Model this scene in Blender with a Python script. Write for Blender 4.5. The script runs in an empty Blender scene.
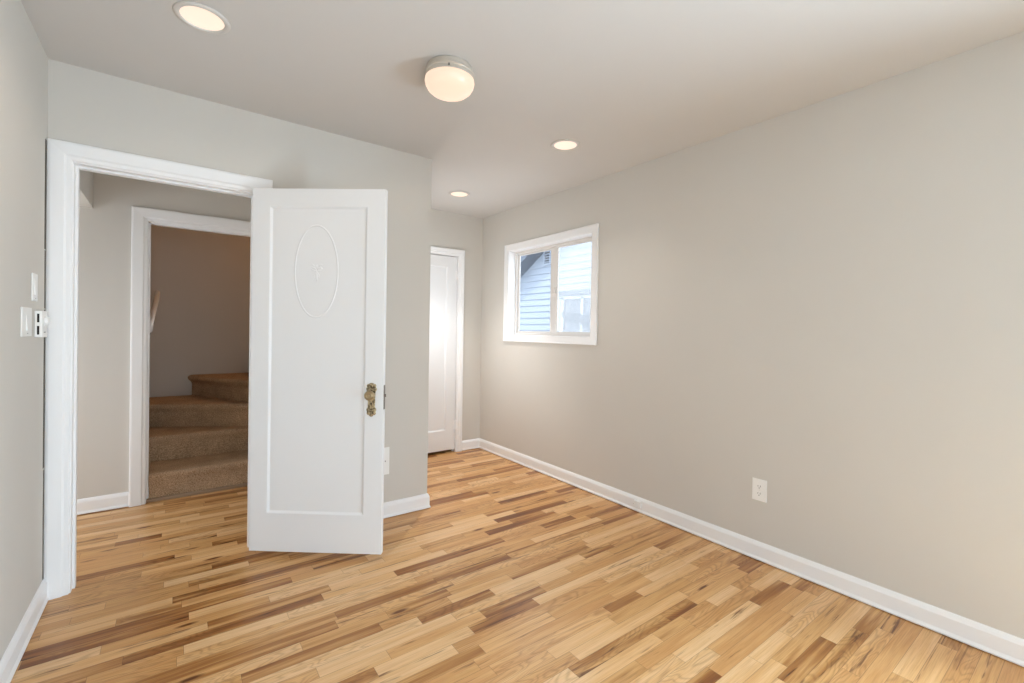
import bpy, bmesh, math, random
from mathutils import Vector, Matrix
random.seed(7)
SC = bpy.context.scene
COL = SC.collection

# ------------------------------------------------------------------ camera
F_PX, W_PX = 455.602, 1024.0
YAW, PITCH, ROLL, EYE = 0.6401743, -0.0077659, 0.0162058, 1.28263
def make_camera():
    f = Vector((math.sin(YAW)*math.cos(PITCH), math.cos(YAW)*math.cos(PITCH), math.sin(PITCH)))
    r = Vector((math.cos(YAW), -math.sin(YAW), 0.0)); u = r.cross(f)
    r2 = math.cos(ROLL)*r + math.sin(ROLL)*u
    u2 = -math.sin(ROLL)*r + math.cos(ROLL)*u
    cam = bpy.data.cameras.new('camera'); o = bpy.data.objects.new('camera', cam); COL.objects.link(o)
    m = Matrix((r2, u2, -f)).transposed().to_4x4(); m.translation = (0, 0, EYE)
    o.matrix_world = m
    cam.sensor_fit = 'HORIZONTAL'; cam.sensor_width = 36.0
    cam.lens = 36.0*F_PX/W_PX
    cam.shift_x = -2.0/1024.0; cam.shift_y = -7.1/1024.0
    cam.clip_start = 0.02; cam.clip_end = 200
    SC.camera = o
make_camera()

# ------------------------------------------------------------------ world, lights, exposure
wd = bpy.data.worlds.new('sky'); SC.world = wd; wd.use_nodes = True
bg = wd.node_tree.nodes['Background']
bg.inputs[0].default_value = (0.80, 0.90, 1.0, 1); bg.inputs[1].default_value = 3.7
def area(name, loc, rot, sx, sy, power, col, spread=180):
    l = bpy.data.lights.new(name, 'AREA'); l.shape = 'RECTANGLE'; l.size = sx; l.size_y = sy
    l.energy = power; l.color = col; l.spread = math.radians(spread)
    o = bpy.data.objects.new(name, l); o.location = loc; o.rotation_euler = rot; COL.objects.link(o); return o
XR_ = 2.683
# added area lamps standing in for daylight at added openings (the rest is the sky itself)
area('fill_right_rear_window', (XR_+0.20, -0.62, 1.5), (0, math.radians(72), 0), 1.2, 0.8, 8, (0.70, 0.86, 1.0))
area('fill_right_rear_low', (XR_+0.20, -0.62, 0.55), (0, math.radians(90), 0), 0.8, 0.8, 140, (0.66, 0.85, 1.0))
area('fill_hall_opening', (-1.82, 3.66, 0.95), (0, math.radians(-88), 0), 1.1, 0.68, 12, (0.84, 0.91, 1.0))
area('fill_alcove_window', (1.4148, 3.58, 1.36), (0, math.radians(-122), math.radians(-14)), 0.80, 0.44, 13, (0.96, 0.98, 1.0))  # added lamp in the reveal, tilted up to brighten the alcove ceiling
sun = bpy.data.lights.new('sun', 'SUN'); sun.energy = 2.5; sun.angle = math.radians(2); sun.color = (1.0, 0.97, 0.92)
sun_o = bpy.data.objects.new('sun', sun); COL.objects.link(sun_o); sun_o.rotation_euler = (0, math.radians(-32), math.radians(-8)); sun_o.location = (-3, 5, 8)
def point(name, loc, power, col, r=0.04):
    l = bpy.data.lights.new(name, 'POINT'); l.energy = power; l.color = col; l.shadow_soft_size = r
    o = bpy.data.objects.new(name, l); o.location = loc; COL.objects.link(o); return o
SC.view_settings.view_transform = 'Standard'; SC.view_settings.look = 'None'
SC.view_settings.gamma = 1.0; SC.view_settings.use_curve_mapping = False
SC.view_settings.exposure = 0.10
SC.cycles.use_denoising = True
SC.cycles.max_bounces = 16; SC.cycles.diffuse_bounces = 8
SC.cycles.sample_clamp_indirect = 6.0

# ------------------------------------------------------------------ dimensions (metres)
XL, XR = -0.477, 2.683
YR, YP, YF, YH = -1.25, 2.982, 4.1995, 4.183
XC, H = 1.4648, 2.5
TH = 0.12

# ------------------------------------------------------------------ materials
def nt(name):
    m = bpy.data.materials.new(name); m.use_nodes = True
    t = m.node_tree; return m, t.nodes, t.links, t.nodes['Principled BSDF']
def paint(name, col, rough, bump=0.0, scale=180.0, var=0.02, spec=0.35):
    m, N, L, b = nt(name)
    tc = N.new('ShaderNodeTexCoord'); n = N.new('ShaderNodeTexNoise')
    n.inputs['Scale'].default_value = 3.0; n.inputs['Detail'].default_value = 3
    L.new(tc.outputs['Object'], n.inputs['Vector'])
    mx = N.new('ShaderNodeMix'); mx.data_type = 'RGBA'
    mx.inputs['A'].default_value = (*[c*(1-var) for c in col], 1); mx.inputs['B'].default_value = (*[min(1, c*(1+var)) for c in col], 1)
    L.new(n.outputs['Fac'], mx.inputs['Factor']); L.new(mx.outputs['Result'], b.inputs['Base Color'])
    b.inputs['Roughness'].default_value = rough; b.inputs['Specular IOR Level'].default_value = spec
    if bump:
        n2 = N.new('ShaderNodeTexNoise'); n2.inputs['Scale'].default_value = scale; n2.inputs['Detail'].default_value = 2
        L.new(tc.outputs['Object'], n2.inputs['Vector'])
        bp = N.new('ShaderNodeBump'); bp.inputs['Strength'].default_value = bump; bp.inputs['Distance'].default_value = 0.002
        L.new(n2.outputs['Fac'], bp.inputs['Height']); L.new(bp.outputs['Normal'], b.inputs['Normal'])
    return m
M = {}
M['wall'] = paint('wall_paint', (0.60, 0.57, 0.52), 0.75, 0.12)
M['ceiling'] = paint('ceiling_paint', (0.60, 0.58, 0.555), 0.85, 0.1)
M['trim'] = paint('trim_paint', (0.83, 0.825, 0.82), 0.38, 0.03, 60, 0.01)
M['door'] = paint('door_paint', (0.765, 0.765, 0.765), 0.36, 0.05, 40, 0.01)
M['plastic'] = paint('white_plastic', (0.84, 0.83, 0.80), 0.35, var=0.005)
M['vinyl'] = paint('window_vinyl', (0.70, 0.665, 0.63), 0.35, var=0.005)
M['dark'] = paint('dark_gap', (0.015, 0.013, 0.012), 0.8)
M['gap_shade'] = paint('painted_gap_shadow', (0.09, 0.075, 0.06), 0.9, var=0.3)  # dark colour painted for the shade in the gap by the door frame
M['ring'] = paint('lamp_trim_ring', (0.62, 0.59, 0.55), 0.5)
M['nickel'] = paint('brushed_lamp_base', (0.62, 0.57, 0.50), 0.3); M['nickel'].node_tree.nodes['Principled BSDF'].inputs['Metallic'].default_value = 0.45
M['steel'] = paint('latch_steel', (0.22, 0.20, 0.18), 0.4); M['steel'].node_tree.nodes['Principled BSDF'].inputs['Metallic'].default_value = 0.9
M['siding'] = paint('siding_paint', (0.25, 0.28, 0.33), 0.7)
M['bargeboard'] = paint('bargeboard_paint', (0.07, 0.085, 0.11), 0.6)
M['roof'] = paint('roof_shingle', (0.10, 0.11, 0.125), 0.9)
M['house_trim'] = paint('house_trim', (0.42, 0.43, 0.45), 0.6)
M['house_glass'] = paint('house_window_glass', (0.05, 0.055, 0.065), 0.2, spec=0.6)
M['house_dark'] = paint('house_dark_tone', (0.03, 0.033, 0.04), 0.8)
M['ground'] = paint('concrete_ground', (0.42, 0.42, 0.41), 0.9)
M['threshold'] = paint('threshold_strip', (0.30, 0.21, 0.14), 0.95, spec=0.1)

def brass(name, sc, lo, hi):
    m, N, L, b = nt(name)
    tc = N.new('ShaderNodeTexCoord'); n = N.new('ShaderNodeTexNoise'); n.inputs['Scale'].default_value = sc
    L.new(tc.outputs['Object'], n.inputs['Vector'])
    r = N.new('ShaderNodeValToRGB'); r.color_ramp.elements[0].position = 0.38; r.color_ramp.elements[1].position = 0.66
    r.color_ramp.elements[0].color = (*lo, 1); r.color_ramp.elements[1].color = (*hi, 1)
    L.new(n.outputs['Fac'], r.inputs[0]); L.new(r.outputs[0], b.inputs['Base Color'])
    b.inputs['Metallic'].default_value = 0.6; b.inputs['Roughness'].default_value = 0.42
    return m
M['brass'] = brass('antique_brass', 90, (0.13, 0.09, 0.045), (0.52, 0.42, 0.26))
M['brass_knob'] = brass('worn_brass_knob', 25, (0.30, 0.22, 0.12), (0.42, 0.33, 0.20))

def emit(name, col, strength):
    m, N, L, b = nt(name)
    b.inputs['Base Color'].default_value = (*[c*0.22 for c in col], 1); b.inputs['Emission Color'].default_value = (*col, 1)
    b.inputs['Emission Strength'].default_value = strength; b.inputs['Roughness'].default_value = 0.3
    return m
M['lens'] = emit('lit_lamp_lens', (1.0, 0.84, 0.68), 0.86)
M['bowl'] = emit('lit_frosted_glass', (1.0, 0.76, 0.58), 0.84)

def glass(name, tint, haze=0.0):
    m = bpy.data.materials.new(name); m.use_nodes = True; t = m.node_tree; N, L = t.nodes, t.links
    N.remove(N['Principled BSDF']); out = N['Material Output']
    tr = N.new('ShaderNodeBsdfTransparent'); tr.inputs[0].default_value = (*tint, 1)
    gl = N.new('ShaderNodeBsdfGlossy'); gl.inputs['Roughness'].default_value = 0.02
    fr = N.new('ShaderNodeFresnel'); fr.inputs[0].default_value = 1.45
    ge = N.new('ShaderNodeNewGeometry'); inv = N.new('ShaderNodeMath'); inv.operation = 'SUBTRACT'; inv.inputs[0].default_value = 1.0; L.new(ge.outputs['Backfacing'], inv.inputs[1])
    fm = N.new('ShaderNodeMath'); fm.operation = 'MULTIPLY'; L.new(fr.outputs[0], fm.inputs[0]); L.new(inv.outputs[0], fm.inputs[1])   # reflect only at the outer faces of the pane
    mx = N.new('ShaderNodeMixShader'); L.new(fm.outputs[0], mx.inputs[0]); L.new(tr.outputs[0], mx.inputs[1]); L.new(gl.outputs[0], mx.inputs[2])
    last = mx
    if haze:
        df = N.new('ShaderNodeBsdfDiffuse'); df.inputs[0].default_value = (0.85, 0.88, 0.92, 1)
        tl = N.new('ShaderNodeBsdfTranslucent'); tl.inputs[0].default_value = (0.95, 0.97, 1.0, 1)
        a = N.new('ShaderNodeMixShader'); a.inputs[0].default_value = 0.7; L.new(df.outputs[0], a.inputs[1]); L.new(tl.outputs[0], a.inputs[2])
        h = N.new('ShaderNodeMixShader'); h.inputs[0].default_value = haze
        L.new(mx.outputs[0], h.inputs[1]); L.new(a.outputs[0], h.inputs[2]); last = h
    L.new(last.outputs[0], out.inputs['Surface']); return m
M['glass'] = glass('window_glass', (0.97, 0.985, 1.0), 0.03)
M['screen_glass'] = glass('screened_window_glass', (0.95, 0.965, 0.98), 0.27)

def carpet():
    m, N, L, b = nt('brown_carpet')
    tc = N.new('ShaderNodeTexCoord'); n = N.new('ShaderNodeTexNoise'); n.inputs['Scale'].default_value = 170; n.inputs['Detail'].default_value = 4
    n2 = N.new('ShaderNodeTexNoise'); n2.inputs['Scale'].default_value = 7; n2.inputs['Detail'].default_value = 3
    L.new(tc.outputs['Object'], n.inputs['Vector']); L.new(tc.outputs['Object'], n2.inputs['Vector'])
    r = N.new('ShaderNodeValToRGB'); e = r.color_ramp.elements
    e[0].position = 0.3; e[0].color = (0.25, 0.155, 0.085, 1); e[1].position = 0.7; e[1].color = (0.64, 0.45, 0.29, 1)
    L.new(n.outputs['Fac'], r.inputs[0])
    mx = N.new('ShaderNodeMix'); mx.data_type = 'RGBA'; mx.blend_type = 'MULTIPLY'; mx.inputs['Factor'].default_value = 0.5
    L.new(r.outputs[0], mx.inputs['A'])
    r2 = N.new('ShaderNodeValToRGB'); r2.color_ramp.elements[0].color = (0.6, 0.6, 0.6, 1); r2.color_ramp.elements[0].position = .3; r2.color_ramp.elements[1].position = .7
    L.new(n2.outputs['Fac'], r2.inputs[0]); L.new(r2.outputs[0], mx.inputs['B'])
    L.new(mx.outputs['Result'], b.inputs['Base Color'])
    b.inputs['Roughness'].default_value = 1.0; b.inputs['Specular IOR Level'].default_value = 0.05
    bp = N.new('ShaderNodeBump'); bp.inputs['Strength'].default_value = 0.7; bp.inputs['Distance'].default_value = 0.006
    L.new(n.outputs['Fac'], bp.inputs['Height']); L.new(bp.outputs['Normal'], b.inputs['Normal'])
    return m
M['carpet'] = carpet()

def oak():
    m, N, L, b = nt('strip_oak_floor')
    uv = N.new('ShaderNodeUVMap'); uv.uv_map = 'board'
    at = N.new('ShaderNodeAttribute'); at.attribute_name = 'board_random'
    sep = N.new('ShaderNodeSeparateColor'); L.new(at.outputs['Color'], sep.inputs[0])
    R_, G_, B_ = sep.outputs
    su = N.new('ShaderNodeSeparateXYZ'); L.new(uv.outputs[0], su.inputs[0])
    def math_(op, a, b_=None, c=None, clamp=False):
        n = N.new('ShaderNodeMath'); n.operation = op; n.use_clamp = clamp
        for i, v in enumerate((a, b_, c)):
            if v is None: continue
            if isinstance(v, (int, float)): n.inputs[i].default_value = v
            else: L.new(v, n.inputs[i])
        return n.outputs[0]
    def vec(x, y, z=None):
        c = N.new('ShaderNodeCombineXYZ')
        for i, v in enumerate((x, y, z)):
            if v is None: continue
            if isinstance(v, (int, float)): c.inputs[i].default_value = v
            else: L.new(v, c.inputs[i])
        return c.outputs[0]
    def noise(v, scale, detail=3, rough=0.55, dist=0.0):
        n = N.new('ShaderNodeTexNoise'); n.inputs['Scale'].default_value = scale; n.inputs['Detail'].default_value = detail
        n.inputs['Roughness'].default_value = rough; n.inputs['Distortion'].default_value = dist
        L.new(v, n.inputs['Vector']); return n.outputs['Fac']
    U, V = su.outputs[0], su.outputs[1]
    offu = math_('MULTIPLY', R_, 37.0); offv = math_('MULTIPLY', G_, 53.0); offz = math_('MULTIPLY', B_, 91.0)
    u1 = math_('ADD', U, offu)
    fine = noise(vec(math_('MULTIPLY', u1, 6.0), math_('ADD', math_('MULTIPLY', V, 260.0), offv), offz), 1.0, 4, 0.6)
    med = noise(vec(math_('MULTIPLY', u1, 1.6), math_('ADD', math_('MULTIPLY', V, 26.0), offv), offz), 1.0, 3, 0.5)
    cath = noise(vec(math_('MULTIPLY', u1, 2.6), math_('ADD', math_('MULTIPLY', V, 13.0), offv), offz), 1.0, 1.5, 0.5, 0.3)
    rings = math_('SINE', math_('MULTIPLY', cath, 95.0))
    rings = math_('POWER', math_('ADD', math_('MULTIPLY', rings, 0.5), 0.5), 2.5)
    ringamt = math_('MULTIPLY', rings, math_('MULTIPLY', math_('GREATER_THAN', B_, 0.62), 0.30))
    streak = noise(vec(math_('MULTIPLY', u1, 3.2), math_('ADD', math_('MULTIPLY', V, 48.0), offv), offz), 1.0, 3, 0.6, 0.6)
    streak = math_('MULTIPLY', math_('SUBTRACT', streak, 0.60), 9.0, clamp=True)
    streak = math_('MULTIPLY', streak, math_('MULTIPLY', math_('GREATER_THAN', G_, 0.42), 0.9))
    knot = N.new('ShaderNodeTexVoronoi'); knot.inputs['Scale'].default_value = 1.0
    L.new(vec(math_('MULTIPLY', u1, 2.4), math_('ADD', math_('MULTIPLY', V, 9.0), offv), offz), knot.inputs['Vector'])
    kn = math_('MULTIPLY', math_('SUBTRACT', 0.13, knot.outputs['Distance']), 14.0, clamp=True)
    kn = math_('MULTIPLY', kn, math_('GREATER_THAN', R_, 0.35))
    ramp = N.new('ShaderNodeValToRGB'); cr = ramp.color_ramp
    stops = [(0.0, (0.80, 0.53, 0.28)), (0.25, (0.73, 0.43, 0.185)), (0.48, (0.60, 0.31, 0.110)), (0.64, (0.66, 0.375, 0.145)),
             (0.76, (0.42, 0.190, 0.052)), (0.86, (0.29, 0.108, 0.026)), (1.0, (0.18, 0.058, 0.015))]
    cr.elements[0].position = stops[0][0]; cr.elements[0].color = (*stops[0][1], 1)
    cr.elements[1].position = 1.0; cr.elements[1].color = (*stops[-1][1], 1)
    for p, c in stops[1:-1]:
        e = cr.elements.new(p); e.color = (*c, 1)
    L.new(math_('ADD', math_('MULTIPLY', R_, 0.9), math_('MULTIPLY', math_('SUBTRACT', med, 0.5), 0.8), clamp=True), ramp.inputs[0])
    def mul(col, fac, dark):
        mx = N.new('ShaderNodeMix'); mx.data_type = 'RGBA'; mx.blend_type = 'MULTIPLY'
        L.new(fac, mx.inputs['Factor']); L.new(col, mx.inputs['A']); mx.inputs['B'].default_value = (*dark, 1)
        return mx.outputs['Result']
    c = ramp.outputs[0]
    c = mul(c, math_('MULTIPLY', math_('SUBTRACT', fine, 0.42), 2.0, clamp=True), (0.66, 0.56, 0.46))
    c = mul(c, ringamt, (0.35, 0.24, 0.15))
    c = mul(c, streak, (0.22, 0.13, 0.08))
    c = mul(c, kn, (0.25, 0.14, 0.08))
    # joints between the boards: thin dark line at every board edge
    at2 = N.new('ShaderNodeAttribute'); at2.attribute_name = 'board_size'
    ss = N.new('ShaderNodeSeparateColor'); L.new(at2.outputs['Color'], ss.inputs[0])
    du = math_('MINIMUM', U, math_('SUBTRACT', ss.outputs[0], U)); dv = math_('MINIMUM', V, math_('SUBTRACT', ss.outputs[1], V))
    dd = math_('MINIMUM', du, dv)
    gap = math_('SUBTRACT', 1.0, math_('MULTIPLY', dd, 900.0), clamp=True)
    c = mul(c, math_('MULTIPLY', gap, 0.75), (0.22, 0.13, 0.08))
    L.new(c, b.inputs['Base Color'])
    L.new(math_('ADD', 0.36, math_('MULTIPLY', fine, 0.10)), b.inputs['Roughness'])
    b.inputs['Specular IOR Level'].default_value = 0.4
    b.inputs['Coat Weight'].default_value = 0.22; b.inputs['Coat Roughness'].default_value = 0.22
    bp = N.new('ShaderNodeBump'); bp.inputs['Strength'].default_value = 0.25; bp.inputs['Distance'].default_value = 0.001
    L.new(math_('SUBTRACT', math_('MULTIPLY', fine, 0.3), gap), bp.inputs['Height']); L.new(bp.outputs['Normal'], b.inputs['Normal'])
    return m
M['oak'] = oak()

# ------------------------------------------------------------------ helpers
def link(name, bm, mat, parent=None, smooth=False, bevel=0.0, seg=2):
    me = bpy.data.meshes.new(name)
    bmesh.ops.recalc_face_normals(bm, faces=bm.faces[:])
    bm.to_mesh(me); bm.free()
    me.materials.append(M[mat] if isinstance(mat, str) else mat)
    o = bpy.data.objects.new(name, me); COL.objects.link(o)
    if parent is not None: o.parent = parent
    if smooth:
        for p in me.polygons: p.use_smooth = True
    if bevel:
        b = o.modifiers.new('bevel', 'BEVEL'); b.width = bevel; b.segments = seg; b.limit_method = 'ANGLE'
        if not smooth:
            b.harden_normals = False
    return o
def tag(o, label, cat, group=None, kind=None):
    o['label'] = label; o['category'] = cat
    if group: o['group'] = group
    if kind: o['kind'] = kind
    return o
def struct(o, label, cat): return tag(o, label, cat, None, 'structure')
def empty(name, loc=(0, 0, 0), rz=0.0):
    o = bpy.data.objects.new(name, None); COL.objects.link(o); o.location = loc; o.rotation_euler = (0, 0, rz)
    o.empty_display_size = 0.05; return o
def box(bm, x0, x1, y0, y1, z0, z1):
    v = [bm.verts.new((x, y, z)) for x in (x0, x1) for y in (y0, y1) for z in (z0, z1)]
    for f in ((0, 1, 3, 2), (4, 6, 7, 5), (0, 4, 5, 1), (2, 3, 7, 6), (0, 2, 6, 4), (1, 5, 7, 3)):
        bm.faces.new([v[i] for i in f])
def boxes(*bs):
    bm = bmesh.new()
    for b in bs: box(bm, *b)
    return bm
def prism(bm, poly, fn0, fn1):
    """poly of 2-D points joined between fn0(p) and fn1(p)"""
    a = [bm.verts.new(fn0(p)) for p in poly]; b = [bm.verts.new(fn1(p)) for p in poly]
    n = len(poly)
    bm.faces.new(a); bm.faces.new(b[::-1])
    for i in range(n): bm.faces.new((a[i], a[(i+1) % n], b[(i+1) % n], b[i]))
def lathe(bm, prof, steps=48, centre=(0, 0, 0), axis='Z'):
    cx, cy, cz = centre; rings = []
    for r, z in prof:
        ring = []
        if r < 1e-6:
            ring = [bm.verts.new(_ax(0, 0, z, axis, centre))]
        else:
            for k in range(steps):
                a = 2*math.pi*k/steps
                ring.append(bm.verts.new(_ax(r*math.cos(a), r*math.sin(a), z, axis, centre)))
        rings.append(ring)
    for A, B in zip(rings, rings[1:]):
        for k in range(steps):
            k2 = (k+1) % steps
            if len(A) == 1 and len(B) == 1: continue
            if len(A) == 1: bm.faces.new((A[0], B[k], B[k2]))
            elif len(B) == 1: bm.faces.new((A[k], A[k2], B[0]))
            else: bm.faces.new((A[k], A[k2], B[k2], B[k]))
def _ax(a, b, c, axis, o):
    if axis == 'Z': return (o[0]+a, o[1]+b, o[2]+c)
    if axis == 'Y': return (o[0]+a, o[1]+c, o[2]+b)
    return (o[0]+c, o[1]+a, o[2]+b)
def tube(bm, pts, r, n=12, cap=True):
    pts = [Vector(p) for p in pts]; rings = []
    for i, p in enumerate(pts):
        t = (pts[min(i+1, len(pts)-1)] - pts[max(i-1, 0)]).normalized()
        ref = Vector((0, 0, 1)) if abs(t.z) < 0.9 else Vector((1, 0, 0))
        a = t.cross(ref).normalized(); b = t.cross(a)
        rr = r[i] if isinstance(r, (list, tuple)) else r
        rings.append([bm.verts.new(p + a*rr*math.cos(2*math.pi*k/n) + b*rr*math.sin(2*math.pi*k/n)) for k in range(n)])
    for A, B in zip(rings, rings[1:]):
        for k in range(n): bm.faces.new((A[k], A[(k+1) % n], B[(k+1) % n], B[k]))
    if cap: bm.faces.new(rings[0]); bm.faces.new(rings[-1])
def sweep(bm, path, prof, fn, closed=False):
    """path: 2-D points (inner edge); prof: (outward offset, depth); fn(a, z, d) gives the point.  outward = left of travel"""
    n = len(path); rings = []
    for i in range(n):
        p = Vector(path[i])
        dirs = []
        if closed or i > 0: dirs.append((p - Vector(path[i-1])).normalized())
        if closed or i < n-1: dirs.append((Vector(path[(i+1) % n]) - p).normalized())
        ns = [Vector((-d.y, d.x)) for d in dirs]
        if len(ns) == 2:
            m = ns[0] + ns[1]; m = m / (m.dot(ns[0]))
        else: m = ns[0]
        rings.append([bm.verts.new(fn(p.x + m.x*w, p.y + m.y*w, d)) for w, d in prof])
    k = len(prof)
    rng = range(n) if closed else range(n-1)
    for i in rng:
        A, B = rings[i], rings[(i+1) % n]
        for j in range(k): bm.faces.new((A[j], A[(j+1) % k], B[(j+1) % k], B[j]))
    if not closed: bm.faces.new(rings[0]); bm.faces.new(rings[-1])

# ------------------------------------------------------------------ floor
def make_floor():
    bm = bmesh.new()
    uvl = bm.loops.layers.uv.new('board')
    cr = bm.loops.layers.float_color.new('board_random'); cs = bm.loops.layers.float_color.new('board_size')
    bw = 0.0615; x0, x1 = -1.75, XR+0.02; y = YR-0.02
    rnd = random.Random(21)
    while y < YF+0.12:
        x = x0 - rnd.random()*0.6
        while x < x1:
            ln = rnd.choice((0.24, 0.3, 0.36, 0.45, 0.55, 0.7, 0.9)) * rnd.uniform(0.85, 1.15)
            a, b = max(x, x0), min(x+ln, x1)
            if b - a > 0.002:
                vs = [bm.verts.new(q) for q in ((a, y, 0), (b, y, 0), (b, y+bw, 0), (a, y+bw, 0))]
                f = bm.faces.new(vs); f.material_index = 0
                t = rnd.random()
                tone = 0.90*t**0.95 if rnd.random() < 0.90 else rnd.uniform(0.8, 0.98)
                c = (min(1.0, tone), rnd.random(), rnd.random(), 1)
                for lp, (u, v) in zip(f.loops, ((a-x, 0), (b-x, 0), (b-x, bw), (a-x, bw))):
                    lp[uvl].uv = (u, v); lp[cr] = c; lp[cs] = (ln, bw, 0, 1)
            x += ln
        y += bw
    n = len(bm.faces)
    me = bpy.data.meshes.new('floor')
    box(bm, x0, x1, YR-0.02, y, -0.08, -0.0015)
    for i, f in enumerate(bm.faces):
        f.material_index = 0
    bm.to_mesh(me); bm.free(); me.materials.append(M['oak'])
    o = bpy.data.objects.new('floor', me); COL.objects.link(o)
    struct(o, 'glossy narrow-strip oak floor in honey and brown tones', 'floor')
make_floor()

# ------------------------------------------------------------------ ceiling and walls
WX0, WX1, WZ1 = -0.3875, 0.36, 2.043            # room doorway
HX0, HX1, HZ1 = -0.155, 0.62, 2.021           # stair doorway
CX0, CX1, CZ1 = 1.62, 2.378, 2.05             # closet doorway
WY0, WY1, WZ0, WZT = 2.563, 3.700, 1.242, 2.078   # window opening in the right wall
struct(link('ceiling', boxes((-1.9, XR+TH, YR-TH, YF+0.1, H, H+0.1)), 'ceiling'), 'flat off-white painted ceiling', 'ceiling')
struct(link('wall_left', boxes((XL-TH, XL, YR-TH, YP+TH, 0, H)), 'wall'), 'left greige wall carrying the switches', 'wall')
struct(link('wall_partition', boxes((XL-0.001, WX0-0.02, YP, YP+TH, 0, H), (WX1+0.02, XC, YP, YP+TH, 0, H), (WX0-0.02, WX1+0.02, YP, YP+TH, WZ1+0.02, H),
        (XC-TH, XC, YP+TH, 3.35, 0, H), (XC-TH, XC, 3.89, YF, 0, H), (XC-TH, XC, 3.35, 3.89, 0, 0.86), (XC-TH, XC, 3.35, 3.89, 1.86, H),
        (XC-TH, XC-TH+0.02, 3.35, 3.89, 0.86, 1.86)), 'wall'), 'greige partition wall around the open doorway', 'wall')
struct(link('wall_right', boxes((XR, XR+TH, YR-TH, -1.05, 0, H), (XR, XR+TH, -0.20, WY0, 0, H), (XR, XR+TH, -1.05, -0.20, 0, 0.12), (XR, XR+TH, -1.05, -0.20, 2.15, H), (XR, XR+TH, WY1, YF+0.1, 0, H), (XR, XR+TH, WY0, WY1, 0, WZ0), (XR, XR+TH, WY0, WY1, WZT, H)), 'wall'),
       'long greige wall on the right with the small window', 'wall')
struct(link('wall_far', boxes((XC-TH, CX0-0.02, YF, YF+0.1, 0, H), (CX1+0.02, XR, YF, YF+0.1, 0, H), (CX0-0.02, CX1+0.02, YF, YF+0.1, CZ1+0.02, H)), 'wall'),
       'short greige wall at the far end beside the closed door', 'wall')
RX0, RX1, RZ0, RZ1 = -0.38, 1.45, 0.06, 2.15
struct(link('wall_rear', boxes((XL-TH, RX0, YR-TH, YR, 0, H), (RX1, XR+TH, YR-TH, YR, 0, H), (RX0, RX1, YR-TH, YR, 0, RZ0), (RX0, RX1, YR-TH, YR, RZ1, H)), 'wall'),
       'greige wall behind the viewer with the added wide glazed opening', 'wall')
struct(link('wall_hall', boxes((-1.9, HX0-0.02, YH, YH+0.1, 0, H), (HX1+0.02, XC-TH, YH, YH+0.1, 0, H), (HX0-0.02, HX1+0.02, YH, YH+0.1, HZ1+0.02, H)), 'wall'),
       'greige hallway wall seen through the doorway around the stair opening', 'wall')
struct(link('wall_hall_side', boxes((-1.9, XL-TH, YP, YP+TH, 0, H), (-1.9, -1.78, YP+TH, YH, 0, 0.35), (-1.9, -1.78, YP+TH, YH, 1.6, H),
        (-1.9, -1.78, YP+TH, 3.30, 0.35, 1.6), (-1.9, -1.78, 4.0, YH, 0.35, 1.6)), 'wall'), 'hallway walls left of the doorway, out of view', 'wall')  # opening at the left end is added to let light into the hall
struct(link('trim_1', boxes((-0.62, -0.449, YP+TH, YH, 2.065, H)), 'wall'), 'dropped header beam across the left of the hallway', 'beam')
SZ = 3.4
struct(link('wall_stairwell', boxes((-0.31, -0.19, YH+0.1, 5.60, 0, SZ), (-0.19, 2.4, 5.48, 5.60, 0, SZ), (0.66, 0.78, YH+0.1, 4.60, 0, SZ),
        (0.78, 2.4, 4.48, 4.60, 0, SZ), (2.28, 2.4, 4.6, 5.48, 0, SZ), (-0.31, 0.78, YH, YH+0.1, H, SZ)), 'wall'), 'brownish grey stairwell walls behind the carpeted steps', 'wall')
struct(link('ceiling_stairwell', boxes((-0.31, 2.4, YH, 5.6, SZ, SZ+0.1)), 'ceiling'), 'ceiling high above the stairs, out of view', 'ceiling')

# ------------------------------------------------------------------ baseboards
BBH = 0.105
bprof = [(0, 0.004), (0.018, 0.004), (0.020, 0.006), (0.020, 0.012), (0.016, 0.020), (0.014, 0.024), (0.014, 0.082), (0.010, 0.094), (0.004, 0.104), (0, BBH)]   # (out, up)
def baseboard(name, a, b, nrm, label, ext0=0.0, ext1=0.0, mit0=0, mit1=0):
    """run from a to b along a wall whose room side is nrm; mit +1 grows the end by the board's thickness (outside corner)"""
    a, b, nrm = Vector((*a, 0)), Vector((*b, 0)), Vector((*nrm, 0)); d = (b-a).normalized()
    bm = bmesh.new()
    va = [bm.verts.new(a + nrm*o + Vector((0, 0, u)) - d*(o*mit0)) for o, u in bprof]
    vb = [bm.verts.new(b + nrm*o + Vector((0, 0, u)) + d*(o*mit1)) for o, u in bprof]
    k = len(bprof)
    bm.faces.new(va); bm.faces.new(vb[::-1])
    for i in range(k): bm.faces.new((va[i], va[(i+1) % k], vb[(i+1) % k], vb[i]))
    return struct(link(name, bm, 'trim'), label, 'baseboard')
baseboard('baseboard_right', (XR, YR), (XR, YF), (-1, 0), 'long white baseboard along the right wall', 0, 0, 0, -1)
baseboard('baseboard_left', (XL, YR), (XL, YP-0.024), (1, 0), 'white baseboard along the left wall by the doorway')
baseboard('baseboard_partition', (0.452, YP), (XC, YP), (0, -1), 'white baseboard on the partition behind the open door', mit1=1)
baseboard('baseboard_corner', (XC, YP), (XC, YF), (1, 0), 'white baseboard returning around the partition corner', mit0=1, mit1=-1)
baseboard('baseboard_far', (2.455, YF), (XR, YF), (0, -1), 'short white baseboard beside the closed far door', mit1=-1)
baseboard('baseboard_far_left', (XC, YF), (1.545, YF), (0, -1), 'tiny white baseboard left of the far door', mit0=-1)
baseboard('baseboard_hall', (-1.78, YH), (-0.249, YH), (0, -1), 'white baseboard in the hallway left of the stairs')
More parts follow.
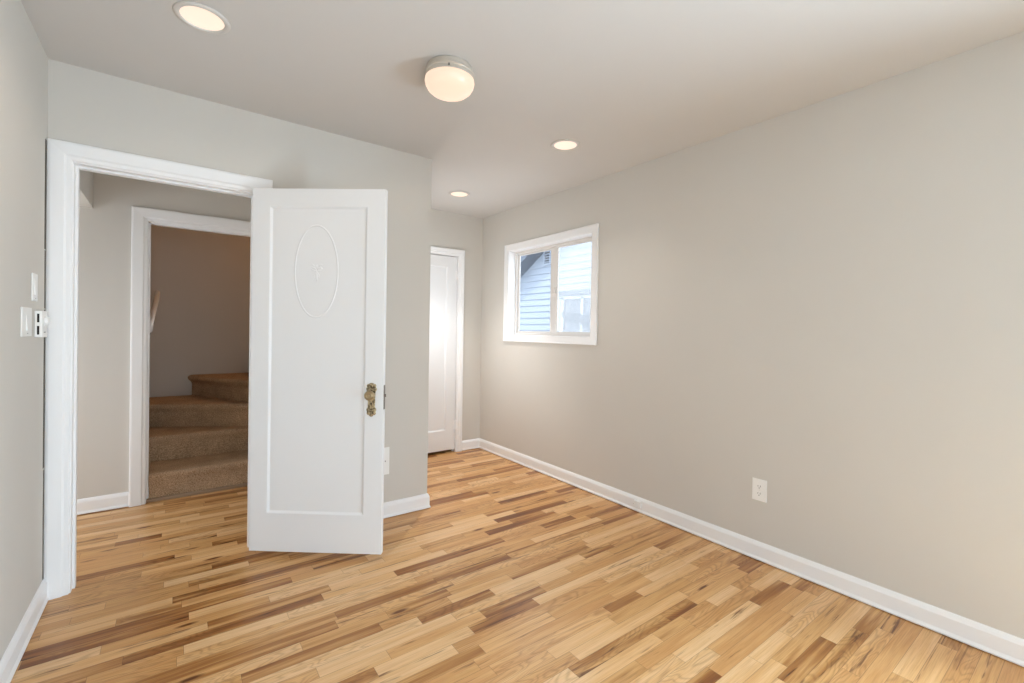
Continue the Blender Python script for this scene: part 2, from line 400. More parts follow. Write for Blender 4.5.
baseboard('baseboard_hall_right', (0.727, YH), (XC-TH, YH), (0, -1), 'white baseboard in the hallway right of the stairs')
baseboard('baseboard_rear', (1.53, YR), (XR, YR), (0, 1), 'white baseboard beside the added rear glazed door')

# ------------------------------------------------------------------ door frames
def casing(bm, x0, x1, z1, ywall, side, w, prof):
    """three-sided casing; side -1 = proud of the wall towards -Y"""
    sweep(bm, [(x1, 0.0), (x1, z1), (x0, z1), (x0, 0.0)], [(-pw, d) for pw, d in prof], lambda a, z, d: (a, ywall + side*d, z))
def cprof(w):
    return [(0, 0), (0, 0.008), (0.004, 0.011), (0.018, 0.012), (0.026, 0.019), (w-0.012, 0.0235), (w-0.003, 0.022), (w, 0.017), (w, 0)]
def jamb(bm, x0, x1, z1, y0, y1, ys0, ys1, stop=0.011, t=0.02):
    box(bm, x0-t, x0, y0, y1, 0, z1+t); box(bm, x1, x1+t, y0, y1, 0, z1+t); box(bm, x0, x1, y0, y1, z1, z1+t)
    box(bm, x0, x0+stop, ys0, ys1, 0, z1); box(bm, x1-stop, x1, ys0, ys1, 0, z1); box(bm, x0+stop, x1-stop, ys0, ys1, z1-stop, z1)
bm = bmesh.new(); casing(bm, WX0-0.006, WX1+0.006, WZ1+0.006, YP, -1, 0.0832, cprof(0.0832))
casing(bm, WX0-0.006, WX1+0.006, WZ1+0.006, YP+TH, 1, 0.076, cprof(0.076))
jamb(bm, WX0, WX1, WZ1, YP, YP+TH, YP+0.042, YP+0.075, 0.010)
df = struct(link('trim_2', bm, 'trim'), 'white moulded frame of the open doorway on the left', 'door frame')
sp = link('strike_plate', boxes((WX0-0.0005, WX0+0.0012, YP+0.006, YP+0.034, 0.855, 0.925)), 'plastic', df); sp['label'] = 'painted-over strike plate on the left jamb'
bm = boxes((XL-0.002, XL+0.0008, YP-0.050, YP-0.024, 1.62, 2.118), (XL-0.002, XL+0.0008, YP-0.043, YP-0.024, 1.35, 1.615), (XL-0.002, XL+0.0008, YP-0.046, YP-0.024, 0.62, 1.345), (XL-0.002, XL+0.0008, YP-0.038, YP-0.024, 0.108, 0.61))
tag(link('gap_shadow_strip', bm, 'gap_shade'), 'thin dark strip painted as the shaded gap between left wall and white door frame', 'crack', None, 'structure')
bm = bmesh.new(); casing(bm, HX0-0.004, HX1+0.004, HZ1+0.004, YH, -1, 0.09, cprof(0.09))
jamb(bm, HX0, HX1, HZ1, YH, YH+0.1, YH+0.045, YH+0.08, 0.010)
st = struct(link('trim_3', bm, 'trim'), 'white moulded frame of the stair opening in the hallway', 'door frame')
tr = link('head_track', boxes((HX0+0.012, HX1-0.012, YH+0.012, YH+0.03, HZ1-0.014, HZ1)), 'trim', st)
bm = bmesh.new(); casing(bm, CX0-0.004, CX1+0.004, CZ1+0.004, YF, -1, 0.068, cprof(0.068))
jamb(bm, CX0, CX1, CZ1, YF, YF+0.1, YF+0.042, YF+0.075, 0.010)
struct(link('trim_4', bm, 'trim'), 'white frame of the closed door at the far end', 'door frame')
struct(link('closet_backing', boxes((CX0-0.1, CX1+0.1, YF+0.14, YF+0.2, -0.02, 2.3), (CX0-0.1, CX1+0.1, YF+0.1, YF+0.2, -0.05, -0.01)), 'dark'), 'unlit space behind the closed far door', 'closet')

# ------------------------------------------------------------------ door leaves
def leaf(bm, W, T, z0, z1, s0, s1, pz0, pz1, ins=0.009, sl=0.010):
    """door slab in local coords: s along x from the hinge, visible face at y=0, back face at y=+T; one recessed panel each side"""
    def face(y, sg):
        O = [(0, z0), (W, z0), (W, z1), (0, z1)]; A = [(s0, pz0), (s1, pz0), (s1, pz1), (s0, pz1)]
        e = 0.004
        R1 = [(s0+e, pz0+e), (s1-e, pz0+e), (s1-e, pz1-e), (s0+e, pz1-e)]
        Bq = [(s0+sl, pz0+sl), (s1-sl, pz0+sl), (s1-sl, pz1-sl), (s0+sl, pz1-sl)]
        C = [(s0+sl+.003, pz0+sl+.003), (s1-sl-.003, pz0+sl+.003), (s1-sl-.003, pz1-sl-.003), (s0+sl+.003, pz1-sl-.003)]
        L_ = []
        for ring, d in ((O, 0), (A, 0), (R1, ins*0.25), (Bq, ins*0.8), (C, ins)):
            L_.append([bm.verts.new((s, y+sg*d, z)) for s, z in ring])
        for P, Q in zip(L_, L_[1:]):
            for i in range(4): bm.faces.new((P[i], P[(i+1) % 4], Q[(i+1) % 4], Q[i]))
        bm.faces.new(L_[-1])
        return L_[0]
    a = face(0, 1); b = face(T, -1)
    for i in range(4): bm.faces.new((a[i], a[(i+1) % 4], b[(i+1) % 4], b[i]))

DW = 0.7435
dirx, diry = 0.78557, -0.61877
RZ = math.atan2(diry, dirx)
door = None
bm = bmesh.new(); leaf(bm, DW, 0.035, 0.033, 2.050, 0.098, 0.642, 0.247, 1.951)
door = link('door_1', bm, 'door', None, bevel=0.0022)
door.location = (0.341, 2.900, 0); door.rotation_euler = (0, 0, RZ)
struct(door, 'open white one-panel door with oval moulding and brass knob', 'door')
# oval moulding
def oval(bm, cs, cz, a, b, prof, n=96, y0=0.009):
    rings = []
    for k in range(n):
        t = 2*math.pi*k/n; c, s = math.cos(t), math.sin(t)
        nx, nz = c/a, s/b; l = math.hypot(nx, nz); nx /= l; nz /= l
        rings.append([bm.verts.new((cs + a*c + nx*w, y0 - d, cz + b*s + nz*w)) for w, d in prof])
    m = len(prof)
    for k in range(n):
        A, B = rings[k], rings[(k+1) % n]
        for j in range(m-1): bm.faces.new((A[j], A[j+1], B[j+1], B[j]))
bm = bmesh.new(); oval(bm, 0.357, 1.594, 0.120, 0.254, [(-0.005, 0.0), (-0.003, 0.0014), (0.0, 0.0022), (0.003, 0.0014), (0.0055, 0.0)])
ov = link('oval_moulding', bm, 'door', door, smooth=True)
# applied ornament: a bow with drooping ribbon ends
bm = bmesh.new()
def rib(pts, r=0.0032): tube(bm, [(0.359+x, 0.0103, 1.600+z) for x, z in pts], [r*0.4]+[r]*(len(pts)-2)+[r*0.4], 8)
for s in (-1, 1):
    rib([(0, 0), (s*.010, .012), (s*.024, .018), (s*.031, .010), (s*.024, .001), (s*.010, -.002), (0, 0)])
    rib([(0, 0), (s*.006, -.016), (s*.014, -.026), (s*.011, -.036), (s*.018, -.046)])
    rib([(s*.012, .018), (s*.018, .030), (s*.028, .033), (s*.033, .026)], 0.003)
rib([(0, .004), (0, -.02), (0.001, -.045), (0, -.062)], .004)
rib([(0, .006), (0.0, .022), (0.003, .034)], .003)
orn = link('ribbon_ornament', bm, 'door', door, smooth=True)
# escutcheon plate (brass, ornate), knob, keyhole
def escutcheon(parent, cs, zc, y, sg):
    half = [(0.0, .0930), (.007, .0925), (.012, .086), (.019, .087), (.0245, .080), (.023, .070), (.027, .062), (.026, .052), (.0205, .044), (.0195, .020), (.0185, -.015), (.0185, -.040),
            (.0225, -.047), (.0255, -.056), (.022, -.066), (.0235, -.076), (.018, -.084), (.011, -.084), (.006, -.092), (0, -.0945)]
    out = half + [(-x, z) for x, z in half[-2:0:-1]]
    out = [(x*1.1, z) for x, z in out]
    bm = bmesh.new()
    lay = [(1.0, 0.0), (1.0, 0.0016), (0.86, 0.0042), (0.62, 0.0036)]
    rings = [[bm.verts.new((cs + x*k, y - sg*d, zc + (z*(1-(1-k)*0.35)))) for x, z in out] for k, d in lay]
    n = len(out)
    for A, B in zip(rings, rings[1:]):
        for i in range(n): bm.faces.new((A[i], A[(i+1) % n], B[(i+1) % n], B[i]))
    bm.faces.new(rings[-1]); bm.faces.new(rings[0][::-1])
    def bump(x, z, r, h=0.004):
        lathe(bm, [(r, 0), (r*.9, h*.6), (r*.5, h*.95), (0, h)], 12, (0, 0, 0), 'Y')
        vs = bm.verts[-(12*3+1):]
        for v in vs: v.co = Vector((cs + x + v.co.x, y - sg*(0.003 + v.co.y), zc + z + v.co.z))
    bm.verts.ensure_lookup_table()
    for x, z, r in ((0, .074, .008), (.013, .078, .006), (-.013, .078, .006), (.017, .063, .006), (-.017, .063, .006), (0, .055, .005), (.008, .088, .004), (-.008, .088, .004),
                    (0, -.078, .007), (.013, -.072, .006), (-.013, -.072, .006), (.016, -.058, .006), (-.016, -.058, .006), (0, -.060, .005), (.007, -.086, .004), (-.007, -.086, .004)):
        bump(x, z, r); bm.verts.ensure_lookup_table()
    pl = link('escutcheon', bm, 'brass', parent)
    pl['label'] = 'ornate antique brass backplate'
    bm = bmesh.new(); lathe(bm, [(0.0, 0), (.0032, 0), (.0032, .0012), (0, .0012)], 12, (cs, y - sg*0.0044, zc-.018), 'Y')
    prism(bm, [(-.0016, -.018), (.0016, -.018), (.0022, -.031), (-.0022, -.031)], lambda p: (cs+p[0], y-sg*0.0032, zc+p[1]), lambda p: (cs+p[0], y-sg*0.0046, zc+p[1]))
    link('keyhole', bm, 'dark', pl)
    bm = bmesh.new()
    pf = [(.017, .003), (.017, .006), (.013, .009), (.0095, .012), (.0085, .018), (.012, .021), (.0205, .024), (.0265, .030), (.028, .037), (.0265, .044), (.021, .049), (.018, .0495),
          (.017, .0515), (.012, .0525), (.011, .051), (.006, .052), (0, .0535)]
    lathe(bm, [(r, -sg*d) for r, d in pf], 40, (cs, y, zc+.028), 'Y')
    kb = link('door_knob', bm, 'brass_knob', parent, smooth=True); kb['label'] = 'round antique brass knob'
escutcheon(door, 0.679, 0.890, 0.0, 1)
escutcheon(door, 0.679, 0.890, 0.035, -1)
bm = boxes((DW-0.0005, DW+0.0016, 0.006, 0.029, 0.836, 0.970)); lp = link('latch_plate', bm, 'steel', door)
bm = bmesh.new(); prism(bm, [(DW, 0.012), (DW+.012, 0.012), (DW+.004, 0.024), (DW, 0.024)], lambda p: (p[0], p[1], .905), lambda p: (p[0], p[1], .921)); link('latch_bolt', bm, 'steel', lp)
for zc in (0.25, 1.82):
    bm = bmesh.new(); lathe(bm, [(0, -.045), (.0065, -.045), (.0065, .045), (.004, .05), (0, .051)], 16, (-0.004, 0.040, zc), 'Z')
    box(bm, -0.0015, 0.0, 0.006, 0.034, zc-.045, zc+.045); link('hinge', bm, 'trim', door)

# far closed door
bm = bmesh.new(); leaf(bm, CX1-CX0-0.008, 0.035, 0.030, 2.044, 0.112, 0.638, 0.235, 1.94, ins=0.010, sl=.012)
d2 = link('door_2', bm, 'door', None, bevel=0.002); d2.location = (CX0+0.004, YF+0.004, 0)
struct(d2, 'closed white one-panel door at the far end of the room', 'door')
for zc in (0.284, 1.854):
    bm = bmesh.new(); lathe(bm, [(0, -.048), (.0065, -.048), (.0065, .048), (.004, .053), (0, .054)], 16, (CX1-CX0-0.006, -0.006, zc), 'Z')
    box(bm, CX1-CX0-0.028, CX1-CX0-0.009, -0.0015, 0.0, zc-.045, zc+.045); box(bm, CX1-CX0-0.004, CX1-CX0+0.014, -0.0165, -0.0145, zc-.045, zc+.045)
    link('hinge', bm, 'trim', d2)
escutcheon(d2, 0.06, 0.90, 0.0, 1)

# ------------------------------------------------------------------ staircase
RS = 0.2
def step(poly, front, ztop, name, parent, z0=0.0, over=0.35):
    """poly: ccw footprint; front: set of edge indices (i -> i+1) that are risers with a rounded nosing"""
    n = len(poly); P = [Vector(p) for p in poly]
    def off(i, d):
        e0 = (i-1) % n; e1 = i
        def nn(e):
            q = (P[(e+1) % n]-P[e]).normalized(); return Vector((q.y, -q.x))
        v = Vector((0, 0)); f0, f1 = e0 in front, e1 in front
        if f0 and f1:
            m = nn(e0)+nn(e1); m /= m.dot(nn(e0)); v = m
        elif f0:
            t = (P[(e1+1) % n]-P[e1]).normalized(); v = t / t.dot(nn(e0)) if abs(t.dot(nn(e0))) > .3 else nn(e0)
        elif f1:
            t = (P[e0]-P[i]).normalized(); v = t / t.dot(nn(e1)) if abs(t.dot(nn(e1))) > .3 else nn(e1)
        return P[i] + v*d
    bm = bmesh.new()
    prof = [(0.0, z0), (0.0, ztop-.090), (.004*over, ztop-.070), (.014*over, ztop-.055), (.024*over, ztop-.042), (.028*over, ztop-.028), (.027*over-.001, ztop-.015), (.022*over-.005, ztop-.005), (.012*over-.014, ztop), (-.04, ztop+.001)]
    rings = []
    for d, z in prof: rings.append([bm.verts.new((*off(i, d), z)) for i in range(n)])
    for A, B in zip(rings, rings[1:]):
        for i in range(n): bm.faces.new((A[i], A[(i+1) % n], B[(i+1) % n], B[i]))
    bm.faces.new(rings[-1]); bm.faces.new(rings[0][::-1])
    return link(name, bm, 'carpet', parent, smooth=False)
stairs = empty('staircase', (0.2, 4.3, 0))
tag(stairs, 'brown carpeted stairs winding up to the right beyond the hallway', 'stairs')
def rel(poly): return [(x-0.2, y-4.3) for x, y in poly]
L0, R0, BK = -0.1895, 0.6595, 5.4795
step(rel([(HX0+.0115, 4.225), (HX1-.002, 4.225), (HX1-.002, 4.283), (HX1-.002, 4.62), (HX0+.0115, 4.62), (HX0+.0115, 4.283)]), {0}, RS, 'step', stairs)
step(rel([(L0, 4.585), (R0, 4.585), (R0, 4.66), (L0, 5.1)]), {0}, 2*RS, 'step', stairs)
step(rel([(L0, 5.042), (.6, 4.60), (R0, 4.602), (.6, 5.47), (L0, BK)]), {0}, 3*RS, 'step', stairs, over=.6)
step(rel([(.14, BK), (.595, 4.606), (1.0, 4.606), (1.0, BK)]), {0}, 4*RS, 'step', stairs, over=1.1)
for i in range(4):
    x = .66 + .25*i
    step(rel([(x, BK), (x, 4.606), (min(x+.6, 2.27), 4.606), (min(x+.6, 2.27), BK)]), {0}, (5+i)*RS, 'step', stairs)
bm = boxes((HX0+.001-.2, HX1-.002-.2, 4.188-4.3, 4.224-4.3, 0.0, 0.022)); o = link('threshold', bm, 'threshold', stairs, bevel=.004); o['label'] = 'pale strip along the foot of the first riser'
# handrail
hr = empty('handrail', (-0.13, 4.9, 1.3)); tag(hr, 'short white handrail end showing on the stairwell wall', 'handrail')
bm = bmesh.new()
pts = [(-.02, -.60, -.06), (-.01, -.2, .08), (0, .2, .20), (0, .44, .285), (0, .475, .297)]
tube(bm, pts, [.018, .018, .018, .018, .010], 16); link('rail', bm, 'trim', hr, smooth=True)
for y in (-.4, .15):
    bm = bmesh.new(); tube(bm, [(-.06, y, .0+y*.3), (-.03, y, 0.02+y*.3), (0, y, .13+y*.3)], .006, 8); lathe(bm, [(0, 0), (.02, 0), (.02, .004), (0, .004)], 16, (-.0597, y, y*.3), 'X'); link('bracket', bm, 'steel', hr)

# ------------------------------------------------------------------ side window
win = empty('window_1', (XR, 0, 0)); struct(win, 'small white sliding window high on the right wall', 'window')
def rect_sweep(bm, y0, y1, z0, z1, prof, x=0.0):
    sweep(bm, [(y0, z0), (y0, z1), (y1, z1), (y1, z0)], prof, lambda a, z, d: (x - d, a, z), closed=True)
bm = bmesh.new(); rect_sweep(bm, WY0, WY1, WZ0, WZT, [(-.002, 0), (-.002, .012), (.004, .015), (.052, .015), (.055, .019), (.062, .019), (.064, .016), (.064, 0)])
link('window_casing', bm, 'trim', win)
# reveal lining
bm = bmesh.new()
t = .004; D0, D1 = -.001, .119
box(bm, D0, D1, WY0-.001, WY0+t, WZ0, WZT); box(bm, D0, D1, WY1-t, WY1+.001, WZ0, WZT); box(bm, D0, D1, WY0, WY1, WZT-t, WZT+.001); box(bm, D0, D1, WY0, WY1, WZ0-.001, WZ0+t)
link('reveal', bm, 'trim', win)
# outer vinyl frame
FX = .075
def rect_frame(bm, x0, x1, y0, y1, z0, z1, wl, wr, wb, wt):
    box(bm, x0, x1, y0, y0+wl, z0, z1); box(bm, x0, x1, y1-wr, y1, z0, z1)
    box(bm, x0, x1, y0+wl, y1-wr, z0, z0+wb); box(bm, x0, x1, y0+wl, y1-wr, z1-wt, z1)
ya, yb, za, zb = WY0+t, WY1-t, WZ0+t, WZT-t
bm = bmesh.new(); rect_frame(bm, FX, .1185, ya, yb, za, zb, .016, .018, .018, .020)
link('window_frame', bm, 'vinyl', win, bevel=.002)
def sash(x0, x1, y0, y1, mat, lab, wl, wr):
    bm = bmesh.new(); rect_frame(bm, x0, x1, y0, y1, za+.012, zb-.016, wl, wr, .024, .022)
    s = link('sash', bm, 'vinyl', win, bevel=.002); s['label'] = lab
    bm = boxes(((x0+x1)/2-.002, (x0+x1)/2+.002, y0+wl-.003, y1-wr+.003, za+.033, zb-.035)); p = link('pane', bm, mat, s)
    if mat == 'screen_glass': p['label'] = 'hazy pane'
    return s
sash(.080, .096, ya+.008, 3.120, 'screen_glass', 'inner sliding sash, nearer the viewer', .026, .056)
sash(.100, .114, 3.085, yb-.010, 'glass', 'fixed outer sash with clear glass', .100, .026)
bm = boxes((.070, .082, 3.09, 3.11, 1.63, 1.68)); link('latch', bm, 'vinyl', win, bevel=.002)
# added rear glazing (behind the viewer, put in to light the room)
rw = empty('added_window_2', (0, YR, 0)); struct(rw, 'wide rear glazed door behind the viewer, added to let daylight in', 'window')
bm = bmesh.new(); sweep(bm, [(RX0, RZ0), (RX0, RZ1), (RX1, RZ1), (RX1, RZ0)], [(-.002, 0), (-.002, .014), (.006, .018), (.07, .02), (.07, 0)], lambda a, z, d: (a, d, z), closed=True)
link('window_casing', bm, 'trim', rw)
bm = bmesh.new()
for x0, x1 in ((RX0, (RX0+RX1)/2+.02), ((RX0+RX1)/2-.02, RX1)):
    box(bm, x0, x0+.045, -.10, -.06, RZ0, RZ1); box(bm, x1-.045, x1, -.10, -.06, RZ0, RZ1); box(bm, x0, x1, -.10, -.06, RZ0, RZ0+.045); box(bm, x0, x1, -.10, -.06, RZ1-.045, RZ1)
link('window_frame', bm, 'vinyl', rw)
bm = boxes((RX0+.04, RX1-.04, -.083, -.079, RZ0+.04, RZ1-.04)); link('pane', bm, 'glass', rw)

w4 = empty('added_window_4', (XC, 0, 0)); struct(w4, 'narrow window round the partition corner, added to light the alcove, hidden from the viewer', 'window')  # added window, wall closed behind it; carries the alcove fill lamp
bm = bmesh.new(); sweep(bm, [(3.35, .86), (3.35, 1.86), (3.89, 1.86), (3.89, .86)], [(-.002, 0), (-.002, .012), (.004, .015), (.055, .018), (.060, .018), (.060, 0)], lambda a, z, d: (d, a, z), closed=True); link('window_casing', bm, 'trim', w4)
bm = bmesh.new(); rect_frame(bm, -.045, -.015, 3.35, 3.89, .86, 1.86, .03, .03, .03, .03); link('window_frame', bm, 'vinyl', w4)
bm = boxes((-.032, -.028, 3.378, 3.862, .888, 1.832)); link('pane', bm, 'glass', w4)
w3 = empty('added_window_3', (XR, 0, 0)); struct(w3, 'side window behind the viewer on the right wall, added for daylight, out of view', 'window')  # unseen window, added so light reaches the left wall
bm = bmesh.new(); rect_sweep(bm, -1.05, -0.20, 0.12, 2.15, [(-.002, 0), (-.002, .012), (.004, .015), (.055, .018), (.062, .018), (.062, 0)]); link('window_casing', bm, 'trim', w3)
bm = bmesh.new(); rect_frame(bm, .06, .10, -1.05, -0.20, 0.12, 2.15, .04, .04, .04, .04); box(bm, .065, .095, -1.01, -.24, 1.11, 1.145); link('window_frame', bm, 'vinyl', w3)
bm = boxes((.078, .082, -1.012, -.238, .158, 2.112)); link('pane', bm, 'glass', w3)

# ------------------------------------------------------------------ neighbour's house seen through the window
house = empty('neighbouring_house', (6.0, 6.5, -0.6)); tag(house, 'pale blue clapboard house with dark gable edge outside the small window', 'house')
OX, OY, OZ = 6.0, 6.5, -0.6
bm = bmesh.new()
def roofz(y): return 2.46 + (7.775-y)*0.585
YA, YB = 2.6, 8.2
zz = OZ; cw = .127
while zz < 5.6:
    z2 = zz+cw
    # each clapboard: lower edge proud, upper edge tucked, cut along the roof slope
    def yl(z): return min(YB, 7.775-(z-2.46)/0.585 if z > roofz(YB) else YB)
    a0, a1 = yl(zz), yl(z2)
    ym = 2*5.0
    lo0 = YA; 
    if a1 > lo0+.05:
        pr = [((-.028, zz), a0), ((-.008, z2), a1)]
        v = [bm.verts.new((pr[0][0][0], lo0-OY, zz-OZ)), bm.verts.new((pr[0][0][0], a0-OY, zz-OZ)), bm.verts.new((-.008, a1-OY, z2-OZ)), bm.verts.new((-.008, lo0-OY, z2-OZ)),
             bm.verts.new((.02, lo0-OY, zz-OZ)), bm.verts.new((.02, a0-OY, zz-OZ)), bm.verts.new((.02, a1-OY, z2-OZ)), bm.verts.new((.02, lo0-OY, z2-OZ))]
        for f in ((0, 1, 2, 3), (4, 7, 6, 5), (0, 4, 5, 1), (1, 5, 6, 2), (2, 6, 7, 3), (3, 7, 4, 0)): bm.faces.new([v[i] for i in f])
    zz = z2
link('siding', bm, 'siding', house)
sl = math.atan(0.585)
bm = bmesh.new()
prism(bm, [(8.5, roofz(8.5)), (4.0, roofz(4.0)), (4.0, roofz(4.0)+.20), (8.5, roofz(8.5)+.20)], lambda p: (-.34, p[0]-OY, p[1]-OZ), lambda p: (-.30, p[0]-OY, p[1]-OZ))
prism(bm, [(8.5, roofz(8.5)+.0), (4.0, roofz(4.0)+.0), (4.0, roofz(4.0)+.03), (8.5, roofz(8.5)+.03)], lambda p: (-.30, p[0]-OY, p[1]-OZ), lambda p: (.05, p[0]-OY, p[1]-OZ))
link('bargeboard', bm, 'bargeboard', house)
bm = bmesh.new()
prism(bm, [(8.55, roofz(8.55)+.20), (4.0, roofz(4.0)+.20), (4.0, roofz(4.0)+.26), (8.55, roofz(8.55)+.26)], lambda p: (-.38, p[0]-OY, p[1]-OZ), lambda p: (3.0, p[0]-OY, p[1]-OZ))
link('roof', bm, 'roof', house)
# louvred gable vent
bm = bmesh.new(); vy0, vy1, vz0, vz1 = 6.84, 7.00, 2.64, 2.92
for (a, b, c, d) in ((vy0-.03, vy0, vz0-.03, vz1+.03), (vy1, vy1+.03, vz0-.03, vz1+.03), (vy0, vy1, vz0-.03, vz0), (vy0, vy1, vz1, vz1+.03)):
    box(bm, -.06, -.01, a-OY, b-OY, c-OZ, d-OZ)
vt = link('vent', bm, 'siding', house)
bm = bmesh.new(); box(bm, -.032, -.02, vy0-OY, vy1-OY, vz0-OZ, vz1-OZ); link('vent_backing', bm, 'house_dark', vt)
bm = bmesh.new()
for k in range(5):
    z = vz0 + .02 + k*.052; box(bm, -.055, -.033, vy0-OY, vy1-OY, z-OZ, z+.016-OZ)
link('louvres', bm, 'siding', vt)
# lower bay with its roof edge and a white framed window
bay = boxes((-.55, -.045, 3.2-OY, 5.97-OY, 0, 1.92-OZ)); link('bay', bay, 'siding', house)
bm = boxes((-.66, -.045, 3.1-OY, 6.0-OY, 1.90-OZ, 1.985-OZ)); link('bay_roof', bm, 'roof', house, bevel=.01)
bx = -.60
bm = bmesh.new()
for (a, b, c, d) in ((5.83, 5.88, 1.0, 1.88), (5.36, 5.41, 1.0, 1.88), (4.72, 4.78, 1.0, 1.88), (4.72, 5.88, 1.84, 1.895), (4.72, 5.88, 0.98, 1.06)):
    box(bm, bx, -.55, a-OY, b-OY, c-OZ, d-OZ)
hw = link('window', bm, 'house_trim', house)
bm = boxes((-.575, -.551, 4.74-OY, 5.86-OY, 1.0-OZ, 1.88-OZ)); link('pane', bm, 'house_glass', hw)
bm = bmesh.new(); tube(bm, [(-.66, y-OY, z-OZ) for y, z in ((5.78, 1.60), (5.70, 1.54), (5.52, 1.50), (5.36, 1.50), (5.24, 1.47), (5.17, 1.40), (5.15, 1.30))], [.03, .06, .08, .08, .08, .06, .03], 12)
link('curved_dark_form', bm, 'house_dark', house, smooth=True)  # dark curved form in front of the bay window, kind not known
struct(link('ground', boxes((2.95, 14, -4, 16, -.9, -.6)), 'ground'), 'ground between the two houses', 'ground')

# ------------------------------------------------------------------ lights
def recessed(x, y, label):
    r = empty('recessed_light', (x, y, H)); tag(r, label, 'ceiling light', 'round recessed ceiling lights')
    return r
def recessed_parts(r):
    bm = bmesh.new(); lathe(bm, [(.074, -.001), (.074, -.004), (.078, -.0065), (.086, -.007), (.094, -.004), (.096, -.0004), (.074, -.0004)], 64); ring = link('trim_ring', bm, 'ring', r, smooth=True)
    bm = bmesh.new(); lathe(bm, [(.0745, -.0012), (.06, -.0022), (.03, -.0030), (0, -.0034)], 64); lens = link('lens', bm, 'lens', r, smooth=True)
    lens['label'] = 'glowing warm white lens'
specs = [(0.078, 2.202, 'largest recessed ceiling light, above the open doorway'), (2.033, 2.203, 'recessed ceiling light between the flush lamp and the right wall'),
         (2.033, 3.584, 'smallest recessed ceiling light, near the far corner')]
first = recessed(*specs[0]); recessed_parts(first)
for x, y, lab in specs[1:]:
    c = first.copy(); c.location = (x, y, H); c['label'] = lab; COL.objects.link(c)
    for ch in first.children:
        d = ch.copy(); d.parent = c; COL.objects.link(d)
for i, (x, y, l) in enumerate(specs):
    l_ = bpy.data.lights.new('downlight', 'SPOT'); l_.spot_size = math.radians((150, 118, 78)[i]); l_.spot_blend = (0.9, 1.0, 0.8)[i]; l_.shadow_soft_size = 0.0
    l_.energy = (6, 16, 82)[i]; l_.color = ((1, .80, .60), (1, .93, .86), (1, .95, .92))[i]
    o = bpy.data.objects.new('downlight', l_); o.location = (x, y, H-.008); COL.objects.link(o)
FLX, FLY = 1.018, 1.900
fl = empty('flush_ceiling_light', (FLX, FLY, H)); tag(fl, 'drum-shaped flush ceiling lamp with frosted glass bowl and metal base', 'ceiling light')
bm = bmesh.new(); lathe(bm, [(0, -.001), (.104, -.001), (.106, -.004), (.106, -.020), (.110, -.022), (.113, -.026), (.113, -.034), (.110, -.037), (.110, -.050), (.114, -.053), (.114, -.056), (.108, -.057), (.108, -.03), (0, -.03)], 64)
link('lamp_base', bm, 'nickel', fl, smooth=False)
bm = bmesh.new(); lathe(bm, [(.106, -.050), (.113, -.056), (.1145, -.066), (.111, -.082), (.102, -.098), (.086, -.112), (.064, -.123), (.036, -.130), (0, -.1325)], 64)
sh = link('lamp_shade', bm, 'bowl', fl, smooth=True); sh['label'] = 'glowing frosted glass bowl'
for a in (0.5, 2.6, 4.7):
    bm = bmesh.new(); lathe(bm, [(0, 0), (.004, 0), (.004, .008), (.0025, .009), (0, .009)], 10, (0, 0, 0), 'X')
    o = link('screw', bm, 'steel', fl); o.location = (.110*math.cos(a-2.6), .110*math.sin(a-2.6), -.044); o.rotation_euler = (0, 0, a-2.6)
# the lamp's own light, sent down from the bottom of the bowl
l_ = bpy.data.lights.new('flush_lamp_bulb', 'SPOT'); l_.spot_size = math.radians(178); l_.spot_blend = 0.12; l_.energy = 3; l_.color = (1, .82, .64); l_.shadow_soft_size = 0.0
o = bpy.data.objects.new('flush_lamp_bulb', l_); o.location = (FLX, FLY, H-.136); COL.objects.link(o)
point('upstairs_bulb', (1.7, 5.05, 3.0), 11, (1.0, .54, .25), .06)

# ------------------------------------------------------------------ outlets, switches, thermostat
def outlet_mesh(parent, dirn):
    """plate in the local YZ plane, facing -X"""
    bm = boxes((-.005, 0, -.040, .040, -.062, .062)); link('face_plate', bm, 'plastic', parent, bevel=.002)
    for dz in (-.0205, .0205):
        bm = bmesh.new()
        pts = [(.0165*math.cos(a), max(-.0145, min(.0145, .0175*math.sin(a)))) for a in [2*math.pi*k/24 for k in range(24)]]
        prism(bm, pts, lambda p: (-.0045, p[0], p[1]+dz), lambda p: (-.0068, p[0], p[1]+dz)); s = link('socket', bm, 'plastic', parent)
        bm = boxes((-.0072, -.0066, -.0075, -.0055, dz-.003, dz+.007), (-.0072, -.0066, .0055, .0075, dz-.002, dz+.006))
        lathe(bm, [(0, -.0072), (.0026, -.0072), (.0026, -.0066), (0, -.0066)], 10, (0, 0, dz-.009), 'X')
        link('slots', bm, 'dark', s)
    bm = bmesh.new(); lathe(bm, [(0, -.0062), (.002, -.006), (.0026, -.005), (0, -.005)], 10, (0, 0, 0), 'X'); link('screw', bm, 'ring', parent)
o1 = empty('wall_outlet', (XR, 1.233, .399)); tag(o1, 'white duplex outlet low on the right wall', 'outlet'); outlet_mesh(o1, 0)
o2 = empty('wall_plate', (1.128, YP, .387), math.pi/2); tag(o2, 'tall white wall plate on the partition, half hidden by the open door', 'wall plate')
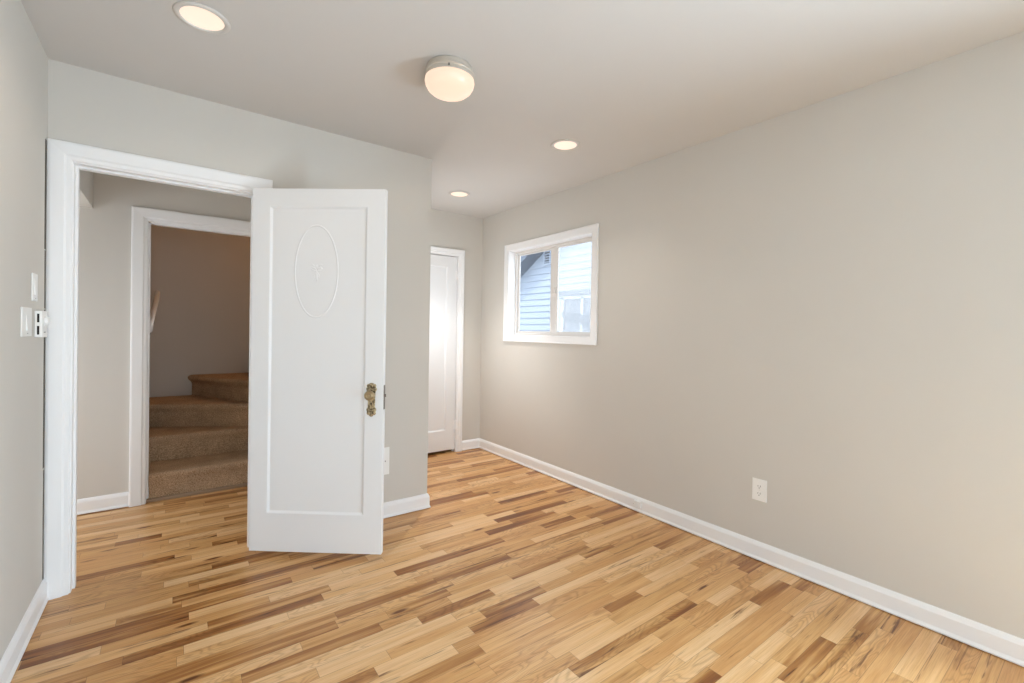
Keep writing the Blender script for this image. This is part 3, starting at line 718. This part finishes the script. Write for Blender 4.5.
bm = boxes((-.005, 0, -.050, .050, -.092, .092)); link('face_plate', bm, 'plastic', o2, bevel=.002)
for dy, dz in ((-.022, 0), (.022, 0)):
    bm = bmesh.new(); lathe(bm, [(0, -.0062), (.0035, -.006), (.0042, -.005), (0, -.005)], 12, (0, dy, dz), 'X'); link('screw', bm, 'steel', o2)
def switch(loc, w, label, gangs=1):
    s = empty('light_switch', loc, math.pi); tag(s, label, 'light switch')
    bm = boxes((-.005, 0, -w/2, w/2, -.058, .058)); link('face_plate', bm, 'plastic', s, bevel=.002)
    bm = bmesh.new(); prism(bm, [(-.004, -.033), (-.0095, -.033), (-.0055, .033), (-.004, .033)], lambda p: (p[0], -.0165, p[1]), lambda p: (p[0], .0165, p[1])); r = link('rocker', bm, 'plastic', s, bevel=.001)
    bm = boxes((-.0064, -.0049, -.010, -.002, -.047, -.0445)); link('indicator', bm, 'steel', s)
    return s
switch((XL, 2.745, 1.433), .084, 'upper slim white light switch beside the door frame')
s2 = switch((XL, 2.618, 1.287), .150, 'wider white dimmer switch below and left of the other switch')
th = empty('thermostat', (XL, 2.755, 1.222)); tag(th, 'white wall thermostat with dark side vents and round dial', 'thermostat')
bm = boxes((0.0005, .025, 0, .098, 0, .114)); link('thermostat_body', bm, 'plastic', th, bevel=.003)
bm = boxes((.009, .016, -.0006, .002, .012, .049), (.009, .016, -.0006, .002, .064, .101)); link('side_vents', bm, 'dark', th)
bm = bmesh.new(); lathe(bm, [(0, .036), (.016, .036), (.019, .034), (.022, .028), (.022, .024)], 32, (0, .058, .070), 'X'); link('dial', bm, 'plastic', th, smooth=True)
bm = boxes((.0248, .0254, .03, .06, .020, .024)); link('mark', bm, 'steel', th)
# cable jack on the right baseboard
cj = empty('cable_jack', (XR-.014, 2.064, .034)); tag(cj, 'small white cable jack box fixed to the right baseboard', 'cable jack')
bm = boxes((-.016, 0.0, -.028, .028, 0, .048)); link('jack_body', bm, 'plastic', cj, bevel=.004)
bm = bmesh.new(); tube(bm, [(-.010, .028, .02), (-.010, .034, .02)], .004, 10); link('connector', bm, 'ring', cj)
